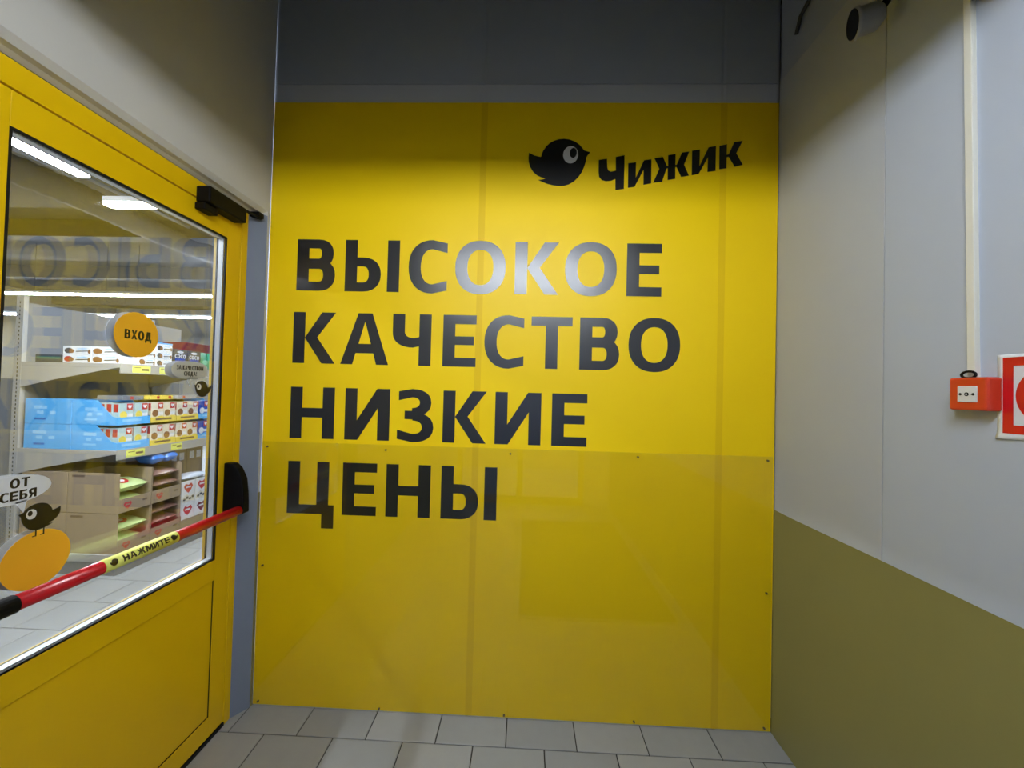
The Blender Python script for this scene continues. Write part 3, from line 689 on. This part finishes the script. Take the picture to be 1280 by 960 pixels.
def tray(y0, y1, z, h, lip, m_, prt, label, group, x0=-2.272, x1=-1.908):
    t = thing('display_tray', ((x0 + x1) / 2, (y0 + y1) / 2, z), label, 'tray', group); th = .003
    MB().box(x0, x1, y0, y1, z, z + th).build('tray_base', m_, t)
    MB().box(x0, x0 + th, y0, y1, z + th, z + h).build('tray_back', m_, t)
    for ys in (y0, y1 - th):
        MB().prism([(x0 + th, z + th), (x1, z + th), (x1, z + lip), (x0 + (x1 - x0) * .88, z + lip + .01), (x0 + (x1 - x0) * .55, z + h), (x0 + th, z + h)], ys, ys + th, 'y').build('tray_side', m_, t)
        if ys == y0 and prt:
            pm = MB(); pm.box(x0 + .10, x0 + .20, y0 - .0006, y0, z + .11, z + .135).box(x0 + .12, x0 + .16, y0 - .0006, y0, z + .07, z + .095).box(x0 + .20, x0 + .245, y0 - .0006, y0, z + .075, z + .095).box(x0 + .10, x0 + .2, y0 - .0006, y0, z + .035, z + .05)
            pm.build('tray_print', prt, t)
    fr_ = MB().box(x1 - th, x1, y0 + th, y1 - th, z + th, z + lip); fr_.build('tray_lip', m_, t)
    lp_ = MB().box(x1, x1 + .0005, y0 + .04, y0 + .19, z + lip * .4, z + lip * .75)
    lp_.build('lip_print', prt if prt else CardD, t)
    return t
cols = [(1.106, 1.372, 'teal', BlueC, BlueL, .060, 'sky blue tray of biscuit packs'), (1.380, 1.616, 'cream', YelC, None, .045, 'first yellow-lipped tray of biscuit packs'),
        (1.624, 1.856, 'cream', YelC, None, .045, 'second yellow-lipped tray of biscuit packs'), (1.864, 2.10, 'blue', BlueC, BlueL, .05, 'dark blue tray by the jamb')]
for lay in (0, 1):
    z = Z1 + .001 + lay * .1945; ln = ('lower', 'upper')[lay]
    for ci, (ya, yb, key, mm, prt, lip, nm) in enumerate(cols):
        tray(ya, yb, z, .192, lip, mm, prt, '%s, %s layer of the middle shelf' % (nm, ln), 'display trays on the middle shelf')
        wd = (yb - ya - .006 - 2 * .110) / 3
        for dpt in range(4 if ci == 0 else 1):
            for k in (0, 1):
                pos = ('left', 'right')[k]; dp = ('front', 'second', 'third', 'fourth')[dpt]
                place_pack(key, -1.9135 - .0565 * dpt, ya + .003 + wd + k * (.110 + wd), z + .0035, '%s pack, %s row, %s-layer %s' % (pos, dp, ln, nm), 'biscuit packs')
def closed_box(name, x0, x1, y0, y1, z0, z1, m_, label, cat, group=None, prints=None):
    t = thing(name, ((x0 + x1) / 2, (y0 + y1) / 2, z0), label, cat, group)
    MB().box(x0, x1, y0, y1, z0, z1).build('box_body', m_, t, bevel=.0015)
    if prints:
        for pn, pm, rects in prints:
            mb = MB()
            for side, a, b_, c, d in rects:
                if side == 'y': mb.box(a, b_, y0 - .0007, y0 - .0001, c, d)
                else: mb.box(x1 + .0001, x1 + .0007, a, b_, c, d)
            mb.build(pn, pm, t)
    return t
for lay in (0, 1):
    z = Z1 + .001 + lay * .1945; x0, x1 = -2.655, -2.278
    closed_box('biscuit_carton', x0, x1, 1.104, 1.372, z, z + .192, BlueC, 'closed sky blue carton at the shelf upright, %s layer' % ('lower', 'upper')[lay], 'carton', 'blue cartons',
               [('carton_print', BlueL, [('y', x0 + .07, x0 + .18, z + .115, z + .14), ('y', x0 + .10, x0 + .15, z + .075, z + .10), ('y', x0 + .2, x0 + .25, z + .075, z + .1)]), ('carton_stripe', mat('mid_blue_print', (30, 110, 190), .5, var=.05), [('y', x0 + .08, x0 + .17, z + .03, z + .045)])])
zt = Z1 + .001 + .389 + .001
for i, (ya, yb, mm, nm) in enumerate([(1.16, 1.33, ShelfDark, 'grey flat pack lying on the blue tray'), (1.385, 1.49, YelC, 'yellow flat pack lying on the first yellow tray'), (1.495, 1.60, YelC, 'yellow flat pack beside the sticker bubble bird'), (1.64, 1.85, Shelf, 'pale flat pack lying on the second yellow tray')]):
    closed_box('flat_pack', -2.14, -1.93, ya, yb, zt, zt + .034, mm, nm, 'pack', 'flat packs on top of the trays', [('pack_badge', RedB, [('x', ya + .06, ya + .085, zt + .006, zt + .028)])])

# ---- cartons and bags on the base deck
def pillow(name, cx, cy, cz, lx, ly, lz, m_, seed, label, group, badge=None):
    rnd = random.Random(seed); n = 16; k = 12; mb = MB()
    ph = [rnd.uniform(0, 6) for _ in range(6)]
    def pt(u, v, sg):
        e = (1 - abs(u) ** 3.2) * (1 - abs(v) ** 2.6); h = max(0, e) ** .55
        wz = .06 * math.sin(5 * u + ph[0]) * math.sin(4 * v + ph[1]) + .04 * math.sin(11 * u + ph[2] + 3 * v)
        return (cx + u * lx / 2, cy + v * ly / 2 * (1 - .06 * abs(u) ** 2), cz + sg * h * lz / 2 * (1 + wz) + .01 * lz * math.sin(3 * u + ph[3]))
    for sg in (1, -1):
        b0 = len(mb.v)
        for i in range(n + 1):
            for j in range(k + 1): mb.v.append(pt(-1 + 2 * i / n, -1 + 2 * j / k, sg))
        for i in range(n):
            for j in range(k):
                a = b0 + i * (k + 1) + j; q = (a, a + k + 1, a + k + 2, a + 1)
                mb.f.append(q if sg > 0 else q[::-1]); mb.m.append(0)
    t = thing(name, (cx, cy, cz - lz / 2), label, 'bag', group)
    mb.build('bag_body', m_, t, smooth=True)
    if badge:
        bm_ = MB()
        def q(p):
            x, y, z = pt(min(.97, max(-.97, p[0])), p[1], 1); return (x, y, z + .0015)
        ring = ell(.62, badge, .26, .34, 20)
        for i in range(20):
            a, b_ = ring[i], ring[(i + 1) % 20]; m1 = ((a[0] + .62) / 2, (a[1] + badge) / 2); m2 = ((b_[0] + .62) / 2, (b_[1] + badge) / 2)
            bm_.face([q(a), q(b_), q(m2), q(m1)]); bm_.face([q(m1), q(m2), q((.62, badge))], 1)
        bm_.build('bag_badge', [RedB, WhiteV], t, smooth=True)
    return t
def display_carton(y0, y1, z0, z1, lip, label, heart=True, x0=-2.28, x1=-1.868):
    t = thing('display_carton', ((x0 + x1) / 2, (y0 + y1) / 2, z0), label, 'carton', 'open cardboard cartons on the base deck'); th = .004
    MB().box(x0, x1, y0, y1, z0, z0 + th).build('carton_base', Card, t)
    MB().box(x0, x0 + th, y0, y1, z0 + th, z1).build('carton_back', Card, t)
    for i, ys in enumerate((y0, y1 - th)):
        MB().prism([(x0 + th, z0 + th), (x1, z0 + th), (x1, z1 - .01), (x1 - .005, z1), (x0 + th, z1)], ys, ys + th, 'y').build('carton_side', Card, t)
        if i == 0: MB().box(x0 + .03, x0 + .13, ys - .0006, ys, z1 - .035, z1 - .018).build('carton_print', CardD, t)
    MB().box(x1 - th, x1, y0 + th, y1 - th, z0 + th, z0 + lip).build('carton_lip', Card, t)
    if heart:
        mb = MB(); heart_badge(mb, y0 + .07, z0 + lip * .5, .032, x1 + .0001, 0, 1); mb.box(x1, x1 + .0005, y1 - .07, y1 - .03, z0 + lip * .5, z0 + lip * .65, 2)
        mb.build('lip_print', [RedB, Card, CardD], t)
    return t
ZB = .161
for lay in (0, 1):
    z = ZB + lay * .312; ln = ('lower', 'upper')[lay]
    closed_box('cardboard_carton', -2.66, -2.288, 1.106, 1.50, z, z + .308, Card, 'plain closed cardboard carton against the upright, %s of the two' % ln, 'carton', 'closed cartons', [('carton_print', CardD, [('y', -2.63, -2.54, z + .27, z + .285)])])
    display_carton(1.106, 1.366, z, z + .308, .105, 'open carton holding pale green bags, %s layer' % ln)
    display_carton(1.374, 1.652, z, z + .308, .105, 'open carton holding brown bags, %s layer' % ln)
    for k in range(2):
        pillow('snack_bag', -2.075, 1.236, z + .066 + .124 * k, .39, .245, .112, GreenBag, 10 + lay * 5 + k, 'pale green bag, %s in the %s carton' % (('underneath', 'on top')[k], ln), 'pale green bags', badge=-.35 if k else None)
    for k in range(3):
        pillow('snack_bag', -2.075, 1.513, z + .052 + .092 * k, .40, .262, .082, BrownBag, 40 + lay * 5 + k, 'brown bag, %s in the %s carton' % (('bottom one', 'middle one', 'top one')[k], ln), 'brown bags')
# white and red packs in the third column
ct = display_carton(1.660, 1.975, ZB, ZB + .12, .075, 'low cardboard tray under the white and red packs', heart=False, x0=-2.006)
def cereal_pack(y, z, label, dark):
    t = thing('cereal_pack', (-1.93, y + .07, z), label, 'pack', 'white and red packs')
    MB().box(-2.0, -1.874, y, y + .142, z, z + .205).build('pack_body', WhiteV, t, bevel=.002)
    mb = MB(); x = -1.8738
    heart_badge(mb, y + .07, z + .145, .05, x, 0, 1)
    flat(mb, [(y + .005, z + .015), (y + .137, z + .015), (y + .137, z + .075), (y + .09, z + .06), (y + .05, z + .085), (y + .005, z + .05)], lambda p: (x, p[0], p[1]), (1, 0, 0), .0004, 2)
    for k in range(4): flat(mb, ell(y + .03 + .03 * k, z + .04 + .012 * (k % 2), .014, .012, 14), lambda p: (x + .0004, p[0], p[1]), (1, 0, 0), .0004, 3)
    mb.build('pack_print', [Maroon if dark else RedB, WhiteV, CreamC, CocoM if not dark else WhiteV], t)
for r_ in (0, 1):
    for k in (0, 1):
        cereal_pack(1.668 + k * .152, ZB + .009 + r_ * .207 + (.04 if r_ == 0 else .04) - .04, '%s %s white pack with a %s heart' % (('lower', 'upper')[r_], ('left', 'right')[k], 'maroon' if (r_ == 0 and k == 1) else 'red'), r_ == 0 and k == 1)
pillow('film_wrap', -1.937, 1.818, ZB + .009 + .414 + .03, .13, .30, .055, WrapW, 77, 'crumpled clear film lying over the white and red packs', 'film')
for k, (yy, zz) in enumerate(((1.45, ZB + .682), (1.575, ZB + .682))):
    pillow('blue_bag', -1.97, yy, zz, .17, .12, .10, BlueBag, 90 + k, ('left blue wrapped bag on the brown bag carton', 'right blue wrapped bag on the brown bag carton', 'topmost blue wrapped bag under the middle shelf')[k], 'blue bags')
for k, yy in enumerate((1.67, 1.86)):
    closed_box('cardboard_carton', -2.26, -2.01, yy, yy + .185, ZB, ZB + .70, Card, 'tall carton with white labels behind the white packs, %s one' % ('left', 'right')[k], 'carton', 'tall cartons', [('carton_label', WhiteV, [('x', yy + .03, yy + .08, ZB + .60, ZB + .67), ('x', yy + .11, yy + .16, ZB + .60, ZB + .67)])])

# ---- top shelf
ZT = Z2 + .001
def snack_box(x0, x1, y0, y1, z, face, label, hue=0):
    t = thing('snack_box', ((x0 + x1) / 2, (y0 + y1) / 2, z), label, 'box', 'white snack boxes on the top shelf'); h = .064
    MB().box(x0, x1, y0, y1, z, z + h).build('box_body', WhiteV, t, bevel=.0015)
    mb = MB(); rnd = random.Random(hash((round(x0, 2), round(y0, 2), round(z, 2))) % 999)
    if face == 'y': f = lambda p: (x0 + p[0] * (x1 - x0), y0 - .0003, z + p[1] * h); N = (0, -1, 0)
    else: f = lambda p: (x1 + .0003, y0 + p[0] * (y1 - y0), z + p[1] * h); N = (1, 0, 0)
    flat(mb, ell(.2, .45, .15, .34, 18), f, N, .0004, 0 if hue == 0 else 2)
    flat(mb, ell(.3, .4, .09, .26, 14), f, N, .0007, 0)
    flat(mb, [(.45, .3), (.9, .38), (.92, .48), (.47, .42)], f, N, .0004, 1); flat(mb, [(.5, .62), (.84, .66), (.84, .76), (.5, .72)], f, N, .0004, 3)
    flat(mb, ell(.93, .35, .05, .25, 12), f, N, .0004, 0)
    mb.build('box_print', [Brown, Ink, RedB if hue == 1 else CocoM, BlueL], t)
for l in (0, 1):
    for k in (0, 1):
        snack_box(-2.368 + k * .231, -2.368 + k * .231 + .228, 1.104, 1.242, ZT + l * .065, 'y', 'white snack box on the shelf end, %s layer, %s one' % (('lower', 'upper')[l], ('left', 'right')[k]), hue=(1 if (l == 0 and k == 0) else (2 if k == 0 else 0)))
    snack_box(-2.135, -1.906, 1.248, 1.392, ZT + l * .065, 'x', 'white snack box behind the round yellow sticker, %s layer' % ('lower', 'upper')[l])
for l in range(3):
    snack_box(-2.135, -1.906, 1.40, 1.548, ZT + l * .065, 'x', 'white snack box right of the round yellow sticker, %s of three' % ('lowest', 'middle', 'topmost')[l], hue=2)
bt = MB().box(-2.135, -1.905, 1.40, 1.549, ZT + .1955, ZT + .206).build('flat_blue_carton', BlueC); tag(bt, 'flat blue carton on top of the three stacked snack boxes', 'carton')
for k, ya in enumerate((1.562, 1.712)):
    t = thing('coconut_box', (-1.98, ya + .07, ZT), 'dark grey box printed COCO, %s of the pair' % ('left', 'right')[k], 'box', 'dark grey coconut boxes')
    MB().box(-2.05, -1.908, ya, ya + .142, ZT, ZT + .165).build('box_body', CocoM, t, bevel=.002)
    mb = MB(); x = -1.9078
    flat(mb, [(ya + .02, ZT + .055), (ya + .05, ZT + .04), (ya + .09, ZT + .04), (ya + .122, ZT + .055), (ya + .122, ZT + .085), (ya + .02, ZT + .085)], lambda p: (x, p[0], p[1]), (1, 0, 0), .0004, 0)
    put_text(mb, 'СОСО', .034, (x, ya + .016, ZT + .087), YU, ZU, XN, .0005, 1, total=.11)
    flat(mb, ell(ya + .07, ZT + .142, .034, .011, 16), lambda p: (x, p[0], p[1]), (1, 0, 0), .0004, 1); flat(mb, ell(ya + .12, ZT + .02, .012, .012, 12), lambda p: (x, p[0], p[1]), (1, 0, 0), .0004, 2)
    mb.build('box_print', [BlueD, WhiteV, CreamC], t)
for k, ya in enumerate((1.87, 1.99)):
    t = thing('green_pouch', (-1.97, ya + .055, ZT), 'green stand-up pouch on the top shelf, %s one' % ('left', 'right')[k], 'pouch', 'green pouches')
    mb = MB(); pr_ = []
    n = 8
    for i in range(n + 1):
        f = i / n; dpt = .045 * (1 - f ** 1.6) + .003; wy = .055 * (1 - .08 * math.sin(math.pi * f)); z = ZT + .165 * f
        pr_.append([(-1.965 + dpt * math.copysign(abs(math.cos(a)) ** .7, math.cos(a)), ya + .056 + wy * math.copysign(abs(math.sin(a)) ** .5, math.sin(a)), z) for a in [2 * math.pi * j / 20 for j in range(20)]])
    for i in range(n):
        for j in range(20): j2 = (j + 1) % 20; mb.face([pr_[i][j], pr_[i][j2], pr_[i + 1][j2], pr_[i + 1][j]])
    mb.face(pr_[-1]); mb.face(pr_[0][::-1]); mb.build('pouch_body', GreenC, t)
    mb = MB(); flat(mb, ell(ya + .055, ZT + .07, .03, .026, 16), lambda p: (-1.921, p[0], p[1]), (1, 0, 0), .0006); flat(mb, ell(ya + .05, ZT + .02, .035, .012, 16), lambda p: (-1.9195, p[0], p[1]), (1, 0, 0), .0006, 1); mb.build('pouch_print', [mat('mint_print', (130, 205, 170), .5, var=.1), WhiteV], t)
closed_box('maroon_box', -2.28, -2.08, 1.56, 1.85, ZT, ZT + .185, Maroon, 'long maroon box behind the dark grey COCO boxes', 'box')
closed_box('maroon_box', -2.30, -2.06, 1.86, 2.14, ZT, ZT + .26, Maroon, 'tall maroon box behind the green pouches', 'box')
t = thing('dark_tray', (-2.5, 1.2, ZT), 'flat dark tray with a green top at the rear of the top shelf', 'tray')
MB().box(-2.60, -2.385, 1.11, 1.32, ZT, ZT + .06).build('tray_body', CocoM, t, bevel=.003); MB().box(-2.59, -2.395, 1.109, 1.11, ZT + .025, ZT + .045).build('tray_stripe', mat('green_stripe', (70, 120, 100), .5, var=.1), t)
